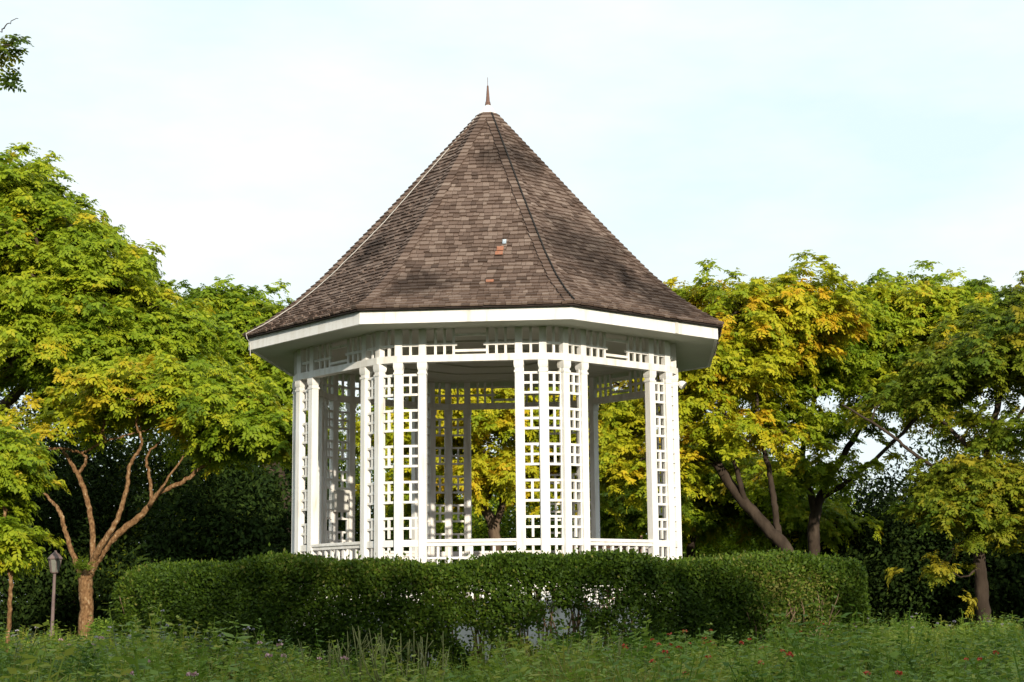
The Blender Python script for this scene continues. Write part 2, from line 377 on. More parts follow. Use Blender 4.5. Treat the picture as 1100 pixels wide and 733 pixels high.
PROF = [(0.10, 7.10), (0.80, 6.31), (1.55, 5.46), (2.10, 4.86), (2.50, 4.43), (2.90, 4.06), (3.25, 3.80), (3.56, 3.615)]
PR = np.array(PROF); PR[:, 1] += EYE
SEG = np.concatenate([[0], np.cumsum(np.hypot(np.diff(PR[:, 0] * math.cos(math.pi / 8)), np.diff(PR[:, 1])))]); SLEN = SEG[-1]
def prof(u): return float(np.interp(u, SEG, PR[:, 0])), float(np.interp(u, SEG, PR[:, 1]))
C8, S8 = math.cos(math.pi / 8), math.sin(math.pi / 8)
def roof():
    NC = 54; dl = SLEN / NC; m = MB(); R = random.Random(3)
    hips = {k: MB() for k in range(8)}; odd = []
    for k in range(8):
        n, t = face_axes(k)
        for i in range(NC):
            u1 = (i + 1) * dl; u0 = max(u1 - dl * 1.35, 0.0)
            if i == NC - 1: u1 += 0.015
            r0, z0 = prof(u0); r1, z1 = prof(min(u1, SLEN)); 
            d = Vector((0, 0, 0)) + n * ((r1 - r0) * C8) + UPV * (z1 - z0); d.normalize(); nn = t.cross(d) * -1
            if nn.z < 0: nn = -nn
            h0, h1 = r0 * S8, r1 * S8
            x = -h1 + R.uniform(-0.05, 0.0)
            while x < h1:
                w = R.uniform(0.055, 0.135); xa, xb = x + 0.002, min(x + w, h1) - 0.002
                xa = max(xa, -h1)
                if xb - xa > 0.008:
                    th = R.uniform(0.014, 0.030); dj = R.gauss(0, 0.008); tw = R.uniform(-0.007, 0.007)
                    lim = h0 / h1 if h1 > 0 else 1
                    def P(s, r, z, lift, slide=0): return GC + n * (r * C8) + t * s + UPV * z + nn * lift + d * slide
                    ta, tb = max(xa, -h0), min(xb, h0)
                    if tb <= ta: ta = tb = (max(-h0, min(h0, (xa + xb) / 2)))
                    lo = [P(xa, r1, z1, 0.0, dj), P(xb, r1, z1, 0.0, dj + tw), P(xb, r1, z1, th + 0.004, dj + tw), P(xa, r1, z1, th + 0.004, dj)]
                    hi = [P(ta, r0, z0, -0.008), P(tb + 1e-4, r0, z0, -0.008), P(tb + 1e-4, r0, z0, 0.001), P(ta, r0, z0, 0.001)]
                    m.prism(lo, hi)
                x += w
            # hip cap between face k and k+1
            hd = hipdir(k); n2, t2 = face_axes(k + 1); cw = 0.085 + 0.02 * R.random()
            for (fn, ft, sg) in ((n, t, 1), (n2, t2, -1)):
                dd = (fn * ((r1 - r0) * C8) + UPV * (z1 - z0)).normalized(); up = ft.cross(dd) * -1
                if up.z < 0: up = -up
                def Q(r, z, inn, lift): return GC + fn * (r * C8) + ft * (sg * max(r * S8 - inn, -0.0)) + UPV * z + up * lift
                th = 0.014
                lo = [Q(r1, z1, cw, 0.018), Q(r1, z1, -0.014, 0.018), Q(r1, z1, -0.014, 0.034 + th), Q(r1, z1, cw, 0.034 + th)]
                hi = [Q(r0, z0, cw, 0.006), Q(r0, z0, -0.014, 0.006), Q(r0, z0, -0.014, 0.024), Q(r0, z0, cw, 0.024)]
                hips[k].prism(lo, hi)
    rf = m.build('roof', SHING, gz)
    dk = MB()
    for a in range(len(PR) - 1):
        for k in range(8):
            p = [GC + hipdir(k - 1) * PR[a, 0] + UPV * (PR[a, 1] - 0.02), GC + hipdir(k - 1) * PR[a + 1, 0] + UPV * (PR[a + 1, 1] - 0.02),
                 GC + hipdir(k) * PR[a + 1, 0] + UPV * (PR[a + 1, 1] - 0.02), GC + hipdir(k) * PR[a, 0] + UPV * (PR[a, 1] - 0.02)]
            dk.add(p, [(0, 1, 2, 3)])
    b = [GC + hipdir(k) * 3.56 + UPV * (PR[-1, 1] - 0.022) for k in range(8)]; c = octa(Re - 0.1, PR[-1, 1] - 0.03)
    for k in range(8): j = (k + 1) % 8; dk.add([b[k], b[j], c[j], c[k]], [(0, 1, 2, 3)])
    dk.build('roof_deck', DECK, rf)
    for k in range(8): hips[k].build('hip_cap', SHING, rf)
    # white cap, spire, rod
    m = MB(); m.prism(octa(0.135, Zap - 0.055), octa(0.03, Zap + 0.09)); m.build('apex_cap', WHITE, rf)
    m = MB(); m.lathe(GC + UPV * (Zap + 0.085), [(0.045, 0), (0.036, 0.05), (0.030, 0.06), (0.013, 0.30), (0.004, 0.31), (0.004, 0.43)], 8); m.build('spire', RUST, rf)
    # things fixed on the roof skin
    def skin(k, u, frac, lift):
        r, z = prof(u); n, t = face_axes(k); return GC + n * (r * C8) + t * (frac * r * S8) + UPV * z + (n * 0.7 + UPV * 0.7) * lift
    R2 = random.Random(5)
    pts = [skin(-1, SLEN * f, -0.60 - 0.34 * max(0, (f - .5) / .5) + R2.uniform(-.012, .012), 0.035) for f in np.linspace(0.01, 1.0, 40)]
    e = pts[-1]; pts += [e + Vector((0.02, -0.03, -0.07)), e + Vector((0.05, 0.03, -0.12)), e + Vector((0.06, 0.035, -0.30))]
    m = MB(); m.tube(pts, 0.006, 5); m.build('lightning_cable', CABLE, rf)
    m = MB(); m.tube([GC + hipdir(0) * (prof(SLEN * f)[0] + 0.034) + UPV * (prof(SLEN * f)[1] + 0.046 + R2.uniform(-.003, .003)) for f in np.linspace(0.02, 1.0, 44)], 0.011, 5); m.build('hip_flashing', DARKC, rf)
    def patch(name, mt, k, u, s, w, l, lift):
        n, t = face_axes(k); r, z = prof(u); r2, z2 = prof(u + 0.05); d = (n * ((r2 - r) * C8) + UPV * (z2 - z)).normalized(); up = t.cross(d) * -1
        if up.z < 0: up = -up
        q = MB(); q.bar(GC + n * (r * C8) + t * s + UPV * z + up * lift, t, d, up, w, l, 0.01); q.build(name, mt, rf)
    uu = lambda zz: float(np.interp(-zz, -PR[:, 1], SEG))
    def zof(py): return (lambda p: p.z)(at(545, py, 23 - 2.0))
    patch('metal_patch', METAL, 0, uu(zof(266) + 0.02), 0.41, 0.05, 0.09, 0.036)
    patch('replacement_shingle', NEWSH, 0, uu(zof(273)), 0.36, 0.09, 0.09, 0.034); patch('replacement_shingle', NEWSH, 0, uu(zof(279)), 0.35, 0.10, 0.07, 0.034)
    patch('replacement_shingle', NEWSH, 0, uu(zof(316)), 0.27, 0.10, 0.06, 0.034)
roof()

# things kept in or on the bandstand
def electrical_box():
    p = fp(-3, HW - 0.12, 0) ; c = at(366.5, 538.5, p.y - 0.12)
    e = empty('electrical_box', c - UPV * 0.17, 'pale grey electrical box fixed to the rear lattice on the left', 'electrical box')
    n = Vector((0.35, -0.94, 0)).normalized(); t = Vector((0.94, 0.35, 0)).normalized()
    m = MB(); m.bar(c, t, n, UPV, 0.24, 0.12, 0.33); m.build('case', GREYBOX, e, bevel=0.008)
    m = MB(); m.bar(c + n * 0.066, t, n, UPV, 0.21, 0.012, 0.30); d = m.build('door', GREYBOX, e, bevel=0.004)
    m = MB(); m.bar(c + n * 0.077 + t * 0.08, t, n, UPV, 0.015, 0.01, 0.04); m.build('latch', DARKC, d)
electrical_box()
def floodlight():
    c = fp(2, -HW + 0.03, Zb - 0.11, 0.085)
    e = empty('floodlight', c, 'small white floodlight bracketed under the eaves at the right corner', 'floodlight')
    n, t = face_axes(2)
    m = MB(); m.tube([c + n * (-0.05), c - n * 0.01], 0.014, 6); m.build('bracket', WHITE, e)
    m = MB(); d = (n * 0.8 - UPV * 0.6 - t * 0.2).normalized(); m.tube([c - d * 0.02, c, c + d * 0.03, c + d * 0.07], [0.02, 0.04, 0.055, 0.058], 10); h = m.build('lamp_head', WHITE, e)
    m = MB(); m.tube([c + d * 0.0705, c + d * 0.076], [0.053, 0.051], 10); m.build('glass', LGLASS, h)
floodlight()
def bench(label, c, ang, ln):
    e = empty('bench', c, label, 'bench', 'brown benches inside the bandstand')
    t = Vector((math.cos(ang), math.sin(ang), 0)); n = Vector((-t.y, t.x, 0))
    m = MB()
    for i in range(3): m.bar(c + UPV * 0.43 + n * (i * 0.13 - 0.13), t, n, UPV, ln, 0.115, 0.035)
    m.build('seat', WOOD, e)
    m = MB()
    for i in range(3): m.bar(c + UPV * (0.55 + i * 0.13) + n * 0.23, t, n, UPV, ln, 0.03, 0.11)
    m.build('backrest', WOOD, e)
    for s in (-1, 1):
        m = MB(); m.bar(c + t * (s * (ln / 2 - 0.12)) + UPV * 0.205, t, n, UPV, 0.06, 0.38, 0.41); m.bar(c + t * (s * (ln / 2 - 0.12)) + UPV * 0.42 + n * 0.20, t, n, UPV, 0.05, 0.03, 0.82); m.build('leg', WOOD, e)
ne, te = face_axes(3); bench('brown slatted bench at the back, right of the middle', GC + ne * 1.9 + UPV * ZFL, math.atan2(te.y, te.x) + math.pi, 1.35)
ne, te = face_axes(2); bench('brown slatted bench along the right side', GC + ne * 1.9 + UPV * ZFL, math.atan2(te.y, te.x) + math.pi, 1.35)

# ------------------------------------------------------------------ foliage generators
def kite(L, Wd): return np.array([(0, 0, 0), (Wd / 2, L * 0.42, 0), (0, L, 0), (-Wd / 2, L * 0.42, 0)], float)
def rot_from_axes(y, up):
    """(n,3,3) rotations whose local y runs along y and whose local z is near up"""
    y = y / (np.linalg.norm(y, axis=1, keepdims=True) + 1e-9)
    x = np.cross(y, up); x /= (np.linalg.norm(x, axis=1, keepdims=True) + 1e-9)
    z = np.cross(x, y); return np.stack([x, y, z], 2)
def rand_dirs(n, g): 
    v = g.normal(size=(n, 3)); return v / np.linalg.norm(v, axis=1, keepdims=True)

def rosette(g, leaves=11, pairs=5, Lr=0.36, ll=0.112, lw=0.058):
    """One branch-end tuft: drooping compound leaves round an upright shoot, as quads (n,4,3) and a small tint offset per quad."""
    Q = []; T = []; K = kite(ll, lw)
    for i in range(leaves):
        az = 2 * math.pi * (i + g.uniform(-.3, .3)) / leaves; el = math.radians(g.uniform(-5, 70)); le = Lr * g.uniform(.7, 1.15)
        dh = np.array([math.cos(az), math.sin(az), 0.0]); side = np.array([-math.sin(az), math.cos(az), 0.0]); tl = g.normal(0, .08)
        for j in range(pairs + 1):
            f = (j + 0.8) / (pairs + 0.8); p = dh * (le * f * math.cos(el) * (1 - .12 * f)) + np.array([0, 0, le * (math.sin(el) * f - 0.42 * f * f)])
            for s in ((-1, 1) if j < pairs else (0,)):
                dr = side * (s * 0.9) + dh * (0.55 if s else 1.0) + np.array([0, 0, -0.20 - 0.35 * f + g.normal(0, .25)])
                up = np.array([0, 0, .75]) + dh * (0.35 + .75 * f) + side * (s * .25) + g.normal(0, .28, 3)
                Rm = rot_from_axes(dr[None], up[None])[0]; Q.append(K * g.uniform(.8, 1.15) @ Rm.T + p); T.append(tl + g.normal(0, .05))
    return np.array(Q), np.array(T)
RG = np.random.default_rng(5)
ROS = [rosette(RG) for _ in range(6)]
ROS_N = [rosette(RG, 10, 7, 0.42, 0.105, 0.042) for _ in range(5)]

def place(templates, P, U, scale, tint, g):
    """Copies templates at points P with up-axes U."""
    outQ, outT = [], []; ids = g.integers(0, len(templates), len(P))
    for k, (Q, T) in enumerate(templates):
        i = np.where(ids == k)[0]
        if not len(i): continue
        u = U[i] / np.linalg.norm(U[i], axis=1, keepdims=True); a = rand_dirs(len(i), g)
        x = np.cross(a, u); x /= np.linalg.norm(x, axis=1, keepdims=True); y = np.cross(u, x); R = np.stack([x, y, u], 2)
        q = np.einsum('nij,qvj->nqvi', R, Q) * scale[i][:, None, None, None] + P[i][:, None, None, :]
        outQ.append(q.reshape(-1, 4, 3)); outT.append((tint[i][:, None] + T[None]).ravel())
    return np.concatenate(outQ), np.concatenate(outT)

def catmull(pts, n=5):
    P = [np.array(p, float) for p in pts]; P = [2 * P[0] - P[1]] + P + [2 * P[-1] - P[-2]]; o = []
    for i in range(1, len(P) - 2):
        for t in np.linspace(0, 1, n, endpoint=False):
            o.append(0.5 * ((2 * P[i]) + (-P[i - 1] + P[i + 1]) * t + (2 * P[i - 1] - 5 * P[i] + 4 * P[i + 1] - P[i + 2]) * t * t + (-P[i - 1] + 3 * P[i] - 3 * P[i + 1] + P[i + 2]) * t ** 3))
    o.append(P[-2]); return o

def tree(name, label, cat, stems, lobes, leafm, barkm, g, per=5, scale=1.0, tint=(.5, .2), spread=.42, templates=None, group=None, tipr=0.011, hue=None, loc=None):
    """stems: polylines of (x,y,z,r). lobes: (centre, (rx,ry,rz), n) - ends of twigs are spread through the upper shell of each lobe."""
    templates = templates or ROS
    base = Vector(stems[0][0][:3]); base.z = 0
    root = empty(name, base, label, cat, group)
    nodes, par, r0 = [], [], []; paths = []
    for st in stems:
        c = catmull(st, 9); ids = []
        if paths:           # joins the earlier stems
            d = [np.linalg.norm(np.array(nodes[i]) - c[0][:3]) for i in range(len(nodes))]; ids.append(int(np.argmin(d)))
            c = c[1:]
        for q in c:
            nodes.append(np.array(q[:3]) + g.normal(0, .008, 3)); par.append(ids[-1] if ids else -1); r0.append(q[3]); ids.append(len(nodes) - 1)
        paths.append(ids)
    nfix = len(nodes); A = []; LB = []
    for li, (c, rad, n) in enumerate(lobes):
        c = np.array(c); d = rand_dirs(n * 3, g); d = d[d[:, 2] > -0.5][:n]; f = 1.05 - np.abs(g.normal(0, .24, len(d)))[:, None]
        A.append(c + d * f * np.array(rad)); LB += [li] * len(d)
    A = np.concatenate(A); LB = np.array(LB); low = min(2.0, max(s[3][2] if len(s) > 3 else s[-1][2] for s in stems) * .5)
    od = np.argsort([min(np.linalg.norm(a - nodes[i]) for i in range(nfix)) for a in A])
    for a in A[od]:
        NP = np.array(nodes); dv = a - NP; dist = np.linalg.norm(dv, axis=1); cost = dist + 0.8 * np.maximum(-dv[:, 2], 0) + np.where(NP[:, 2] < low, 3.0, 0)
        i = int(np.argmin(cost)); s = NP[i]; L_ = dist[i]; k = max(2, int(L_ / .45)); ids = [i]
        pd = (NP[i] - NP[par[i]]) if par[i] >= 0 else np.array([0, 0, 1.]); pd = pd / (np.linalg.norm(pd) + 1e-9)
        mid = s + (a - s) * .5 + pd * L_ * .16 + np.array([0, 0, .05 * L_])
        for j in range(1, k + 1):
            t = j / k; q = (1 - t) ** 2 * s + 2 * t * (1 - t) * mid + t * t * a
            if j < k: q = q + g.normal(0, .035 * min(1, L_), 3)
            nodes.append(q); par.append(ids[-1]); r0.append(0); ids.append(len(nodes) - 1)
        paths.append(ids)
    cnt = np.zeros(len(nodes)); 
    for ids in paths[len(stems):]: cnt[ids[-1]] += 1
    for i in range(len(nodes) - 1, -1, -1):
        if par[i] >= 0: cnt[par[i]] += cnt[i]
    rr = np.maximum(np.array(r0), tipr * np.maximum(cnt, .6) ** .46)
    rr[:nfix] = np.array(r0)[:nfix]
    m = MB()
    for q, ids in enumerate(paths):
        pts = [nodes[i] for i in ids]; rad = [rr[i] for i in ids]
        if q >= len(stems) or (q > 0): rad[0] = min(rad[0], rad[1] * 1.25)
        m.tube(pts, rad, 11 if q < len(stems) else 5, .10 if q < len(stems) else 0)
    m.build('trunk', barkm, root, smooth=True)
    n = len(A); P = np.repeat(A, per, 0); off = g.normal(0, 1, (len(P), 3)) * np.array([spread, spread, spread * .55]); P = P + off
    cen = np.concatenate([np.repeat(np.array(l[0])[None], (LB == i).sum(), 0) for i, l in enumerate(lobes)]); cen = np.repeat(cen, per, 0)
    o = P - cen; o /= np.linalg.norm(o, axis=1, keepdims=True) + 1e-6
    U = np.array([0, 0, 1.0]) + o * .6 + g.normal(0, .22, (len(P), 3))
    tn = np.repeat(g.normal(tint[0], tint[1], n), per) + g.normal(0, .06, len(P))
    if hue is not None: tn = tn + hue(P)
    Q, T = place(templates, P, U, scale * g.uniform(.75, 1.2, len(P)), tn, g)
    link_mesh('crown', quads_mesh('crown', Q, T), leafm, root)
    return root

def blob_leaves(c, rad, n, ll, lw, g, lump=.25, shell=.35):
    d = rand_dirs(n, g); ph = g.uniform(0, 6, 3)
    k = 1 + lump * (np.sin(d[:, 0] * 5 + ph[0]) * np.sin(d[:, 1] * 4 + ph[1]) + .6 * np.sin(d[:, 2] * 7 + ph[2] + d[:, 0] * 3))
    f = (1 - np.abs(g.normal(0, shell, n))).clip(.05); P = np.array(c) + d * (f * k)[:, None] * np.array(rad)
    ok = P[:, 2] > 0.03; P, d = P[ok], d[ok]; n = len(P)
    y = rand_dirs(n, g) * .8 + d * .6 + np.array([0, 0, -.35]); up = d * .8 + np.array([0, 0, .5]) + g.normal(0, .35, (n, 3))
    R = rot_from_axes(y, up); s = g.uniform(.7, 1.25, n)
    return np.einsum('nij,vj->nvi', R, kite(ll, lw)) * s[:, None, None] + P[:, None, :], g.normal(.45, .2, n)

def shrub(name, label, cat, base, lobes, leafm, g, ll=.14, lw=.065, dens=1.0, group=None, barkm=BARKD, stems=5):
    root = empty(name, base, label, cat, group); Qs, Ts = [], []; m = MB()
    for (c, rad, n) in lobes:
        q, t = blob_leaves(c, rad, int(n * dens), ll, lw, g); Qs.append(q); Ts.append(t)
        for _ in range(max(1, stems // len(lobes))):
            e = np.array(c) + rand_dirs(1, g)[0] * np.array(rad) * .7; b = np.array(base) + np.array([g.normal(0, .02 * min(1, rad[2])), g.normal(0, .02 * min(1, rad[2])), 0])
            e[2] = max(e[2], .25); md = (b + e) / 2 + np.array([0, 0, .2 * e[2]])
            m.tube(catmull([b, md, e], 4), [.05 * max(.4, rad[2] / 2) * (1 - .8 * i / 8) for i in range(9)], 5)
    m.build('stems', barkm, root, smooth=True)
    link_mesh('foliage', quads_mesh('foliage', np.concatenate(Qs), np.concatenate(Ts)), leafm, root)
    return root

def T3(px, py, y, r): p = at(px, py, y); return (p.x, p.y, p.z, r)
def G3(px, y, r): p = on_ground(px, y); return (p.x, p.y, -0.05, r)
def lobe(px, py, y, rx, ry, rz, n): p = at(px, py, y); return ((p.x, p.y, p.z), (rx, ry, rz), n)

# ------------------------------------------------------------------ trees
def build_trees():
    g = np.random.default_rng(21)
    # tall green tree at the left
    Y = 37
    tree('shade_tree', 'tallest bright green tree, cut by the left edge of the picture', 'tree',
         [[G3(-60, Y, .30), T3(-50, 560, Y, .26), T3(-30, 470, Y, .22), T3(-10, 400, Y, .17), T3(10, 330, Y, .11)],
          [T3(-35, 480, Y, .15), T3(20, 420, Y - .5, .12), T3(80, 370, Y - 1, .08), T3(130, 330, Y - 1, .05)],
          [T3(-20, 430, Y, .12), T3(20, 385, Y - 1.5, .09), T3(60, 300, Y - 2, .06)],
          [T3(-45, 520, Y, .13), T3(-110, 430, Y, .10), T3(-160, 360, Y, .07)]],
         [lobe(-40, 290, Y, 2.9, 3.0, 2.7, 120), lobe(45, 310, Y - 1, 2.1, 2.4, 1.65, 110), lobe(0, 240, Y - .5, 1.8, 2.2, 1.0, 40), lobe(112, 352, Y - 1, 1.7, 2.2, 1.1, 60), lobe(175, 375, Y - .5, 1.1, 1.6, .9, 36), lobe(60, 380, Y - 2, 2.2, 2.0, .8, 45), lobe(-130, 330, Y, 2.6, 2.6, 2.0, 40), lobe(120, 415, Y - 1, 2.2, 1.8, .7, 40)],
         GREEN, BARK, g, per=7, scale=1.0, tint=(.60, .12), spread=.38)
    Y = 41
    tree('shade_tree', 'leafy green tree close to the left eave of the bandstand', 'tree',
         [[G3(318, Y, .2), T3(312, 560, Y, .16), T3(290, 480, Y, .12), T3(260, 410, Y, .08)], [T3(296, 500, Y, .1), T3(300, 430, Y, .07), T3(305, 390, Y, .05)], [T3(300, 515, Y, .08), T3(240, 460, Y, .06), T3(205, 430, Y, .05)]],
         [lobe(235, 385, Y, 1.7, 1.8, 1.55, 85), lobe(295, 420, Y, 1.3, 1.7, 1.0, 50), lobe(205, 425, Y, 1.2, 1.6, .9, 38), lobe(255, 345, Y, .75, 1.0, .55, 20), lobe(260, 460, Y, 1.7, 1.6, .8, 40)],
         GREEN, BARKD, g, per=7, scale=1.0, tint=(.48, .13), spread=.38)
    # the sunlit tree with many limbs beside the lamp post
    Y = 30.5
    tree('branching_tree', 'low forked tree with warm sunlit bark standing left of the hedge', 'tree',
         [[G3(94, Y, .155), T3(93, 650, Y, 0.128), T3(92, 622, Y, 0.133), T3(105, 600, Y, 0.078), T3(125, 575, Y, 0.066), T3(150, 555, Y, 0.058), T3(172, 530, Y, 0.047), T3(200, 515, Y, 0.039), T3(232, 490, Y, 0.027)],
          [T3(92, 622, Y, 0.095), T3(80, 600, Y + .1, 0.051), T3(70, 570, Y + .1, 0.043), T3(64, 550, Y + .1, 0.039), T3(50, 533, Y + .3, 0.023), T3(36, 515, Y + .3, 0.016)],
          [T3(98, 610, Y, 0.070), T3(108, 588, Y - .2, 0.058), T3(125, 560, Y - .3, 0.047), T3(135, 530, Y - .3, 0.043), T3(140, 500, Y - .3, 0.035), T3(152, 478, Y - .3, 0.027), T3(146, 455, Y - .3, 0.020)],
          [T3(100, 602, Y + .3, 0.055), T3(98, 560, Y + .5, 0.051), T3(88, 520, Y + .5, 0.047), T3(78, 500, Y + .5, 0.039), T3(68, 485, Y + .5, 0.027)],
          [T3(86, 508, Y + .5, 0.035), T3(92, 490, Y + .4, 0.027), T3(60, 482, Y, 0.023), T3(16, 490, Y - .3, 0.017)],
          [T3(90, 486, Y + .4, 0.023), T3(115, 474, Y, 0.019), T3(160, 462, Y, 0.016)],
          [T3(163, 540, Y, 0.039), T3(160, 510, Y + .2, 0.031), T3(158, 490, Y + .2, 0.023), T3(175, 470, Y + .2, 0.016)],
          [T3(160, 545, Y - .2, 0.035), T3(176, 520, Y - .3, 0.023), T3(205, 480, Y - .3, 0.016)]],
         [lobe(165, 437, Y, 1.3, 1.2, .36, 30), lobe(245, 448, Y - .3, .85, 1.0, .48, 32), lobe(285, 474, Y - .4, .50, .9, .46, 26), lobe(240, 482, Y - .3, .55, .8, .22, 10), lobe(120, 428, Y, 1.0, 1.2, .32, 16), lobe(60, 462, Y, .8, 1.0, .24, 8), lobe(205, 420, Y, .9, 1.0, .35, 18)],
         GREEN, BARKW, g, per=5, scale=.85, tint=(.62, .16), spread=.30, hue=lambda P: np.where(P[:, 0] < -5.6, .13, -.04))
    Y = 23.5
    tree('sapling', 'slim young tree with light green drooping leaves at the left edge', 'tree',
         [[G3(9, Y, .035), T3(11, 640, Y, .03), T3(12, 600, Y, .026), T3(5, 550, Y, .022), T3(-8, 500, Y, .016)], [T3(11, 620, Y, .02), T3(2, 590, Y, .014), T3(-5, 570, Y, .01)]],
         [lobe(-8, 505, Y, .5, .6, .45, 26), lobe(14, 515, Y, .24, .4, .22, 12), lobe(-8, 588, Y, .40, .5, .30, 22), lobe(-30, 560, Y, .5, .6, .4, 16)],
         GREEN, BARKW, g, per=5, scale=.72, tint=(.60, .10), spread=.20, hue=lambda P: np.where(P[:, 2] < 1.9, .12, 0), tipr=.007)
    # right: yellow tree
    Y = 35.5
    tree('yellowing_tree', 'leaning tree with yellow leaves just right of the bandstand roof', 'tree',
         [[G3(862, Y, 0.164), T3(850, 602, Y, 0.148), T3(822, 565, Y, 0.133), T3(790, 528, Y, 0.117), T3(762, 485, Y, 0.094), T3(738, 445, Y, 0.070), T3(722, 420, Y, 0.047)],
          [T3(838, 585, Y, 0.078), T3(832, 545, Y + .4, 0.070), T3(826, 505, Y + .5, 0.058), T3(815, 460, Y + .5, 0.047), T3(812, 410, Y + .5, 0.039)],
          [T3(800, 540, Y, 0.062), T3(785, 480, Y - .5, 0.055), T3(775, 420, Y - .7, 0.039), T3(770, 370, Y - .7, 0.031)],
          [T3(770, 500, Y, 0.055), T3(748, 470, Y + .8, 0.039), T3(690, 430, Y + .8, 0.031), T3(660, 410, Y + .8, 0.023)]],
         [lobe(790, 358, Y, 1.75, 1.8, .98, 95), lobe(745, 385, Y, 1.1, 1.4, .95, 50), lobe(850, 346, Y, 1.2, 1.4, .85, 60), lobe(700, 440, Y + .8, 1.1, 1.2, .75, 44), lobe(790, 400, Y - .6, 1.2, 1.2, .5, 36), lobe(755, 415, Y - .5, .8, 1.0, .4, 20), lobe(650, 470, Y + .8, .8, .9, .6, 34), lobe(760, 470, Y - .8, .7, .7, .4, 12), lobe(812, 470, Y - .7, .7, .7, .35, 11), lobe(735, 505, Y - .5, .5, .6, .35, 8), lobe(690, 510, Y, .8, .8, .5, 14)],
         YELLOW, BARKD, g, per=5, scale=.92, tint=(.60, .19), spread=.38)
    Y = 39
    tree('spreading_tree', 'forked green tree with open dark limbs in the middle of the right-hand trees', 'tree',
         [[G3(876, Y, 0.178), T3(874, 590, Y, 0.148), T3(876, 552, Y, 0.133), T3(888, 520, Y, 0.096), T3(912, 480, Y, 0.074), T3(940, 430, Y, 0.059), T3(965, 390, Y, 0.037)],
          [T3(877, 556, Y, 0.104), T3(868, 520, Y, 0.081), T3(862, 480, Y + .3, 0.067), T3(875, 430, Y + .3, 0.052), T3(885, 390, Y + .3, 0.037)],
          [T3(872, 530, Y, 0.067), T3(845, 505, Y - .3, 0.052), T3(832, 480, Y - .3, 0.037), T3(835, 450, Y - .3, 0.026)],
          [T3(884, 535, Y, 0.067), T3(920, 510, Y - .3, 0.052), T3(965, 470, Y - .3, 0.044), T3(1010, 420, Y - .3, 0.030)]],
         [lobe(862, 372, Y - 1.2, 1.2, 1.2, .95, 50), lobe(820, 415, Y - 1, .9, 1.0, .5, 24), lobe(895, 365, Y, 1.5, 1.8, 1.0, 75), lobe(965, 355, Y, 1.5, 1.8, 1.0, 85), lobe(1025, 350, Y, 1.3, 1.6, .9, 60), lobe(965, 415, Y - .4, 1.1, 1.2, .45, 24), lobe(1010, 440, Y - .4, .7, .9, .3, 10), lobe(925, 392, Y, 1.4, 1.6, .6, 44), lobe(870, 400, Y, 1.0, 1.3, .45, 24), lobe(1000, 395, Y, 1.5, 1.6, .55, 40), lobe(850, 462, Y - .3, .9, .8, .38, 12), lobe(905, 462, Y - .6, .9, .8, .35, 11), lobe(885, 505, Y - .9, .8, .7, .35, 9), lobe(835, 520, Y - .6, .7, .7, .35, 8)],
         GREEN, BARKD, g, per=5, scale=.95, tint=(.62, .15), spread=.40, hue=lambda P: .1 * np.sin(P[:, 0] * 1.3))
    Y = 33
    tree('olive_tree', 'dark olive tree with a pale flaking trunk at the right edge', 'tree',
         [[G3(1057, Y, 0.162), T3(1055, 640, Y, 0.136), T3(1052, 600, Y, 0.119), T3(1046, 570, Y, 0.102), T3(1052, 530, Y, 0.085), T3(1062, 480, Y, 0.076), T3(1075, 420, Y, 0.060)],
          [T3(1048, 555, Y, 0.060), T3(1026, 520, Y - .2, 0.043), T3(985, 490, Y - .3, 0.036), T3(950, 462, Y - .3, 0.029), T3(905, 435, Y - .3, 0.017)],
          [T3(1058, 500, Y, 0.051), T3(1020, 460, Y + .4, 0.043), T3(985, 430, Y + .4, 0.025)],
          [T3(1060, 490, Y, 0.051), T3(1100, 440, Y, 0.043), T3(1130, 400, Y, 0.034)],
          [T3(1054, 608, Y, 0.025), T3(1035, 620, Y - .3, 0.015), T3(1015, 610, Y - .5, 0.007)]],
         [lobe(1085, 385, Y, 1.3, 1.6, 1.0, 75), lobe(1040, 400, Y, 1.0, 1.3, .6, 36), lobe(1130, 350, Y, 1.2, 1.6, 1.0, 36), lobe(1060, 525, Y - .6, 1.1, 1.0, .38, 48), lobe(1015, 548, Y - .7, .45, .7, .2, 14), lobe(1085, 565, Y - .5, .6, .8, .3, 22), lobe(980, 435, Y, .9, 1.0, .2, 9), lobe(1090, 470, Y, .9, 1.2, .4, 14), lobe(1010, 615, Y - .5, .1, .15, .1, 2)],
         OLIVE, BARKD, g, per=5, scale=.85, tint=(.64, .18), spread=.34, hue=lambda P: np.where(P[:, 2] < 3.7, .12, 0))
    # behind the bandstand
    Y = 38
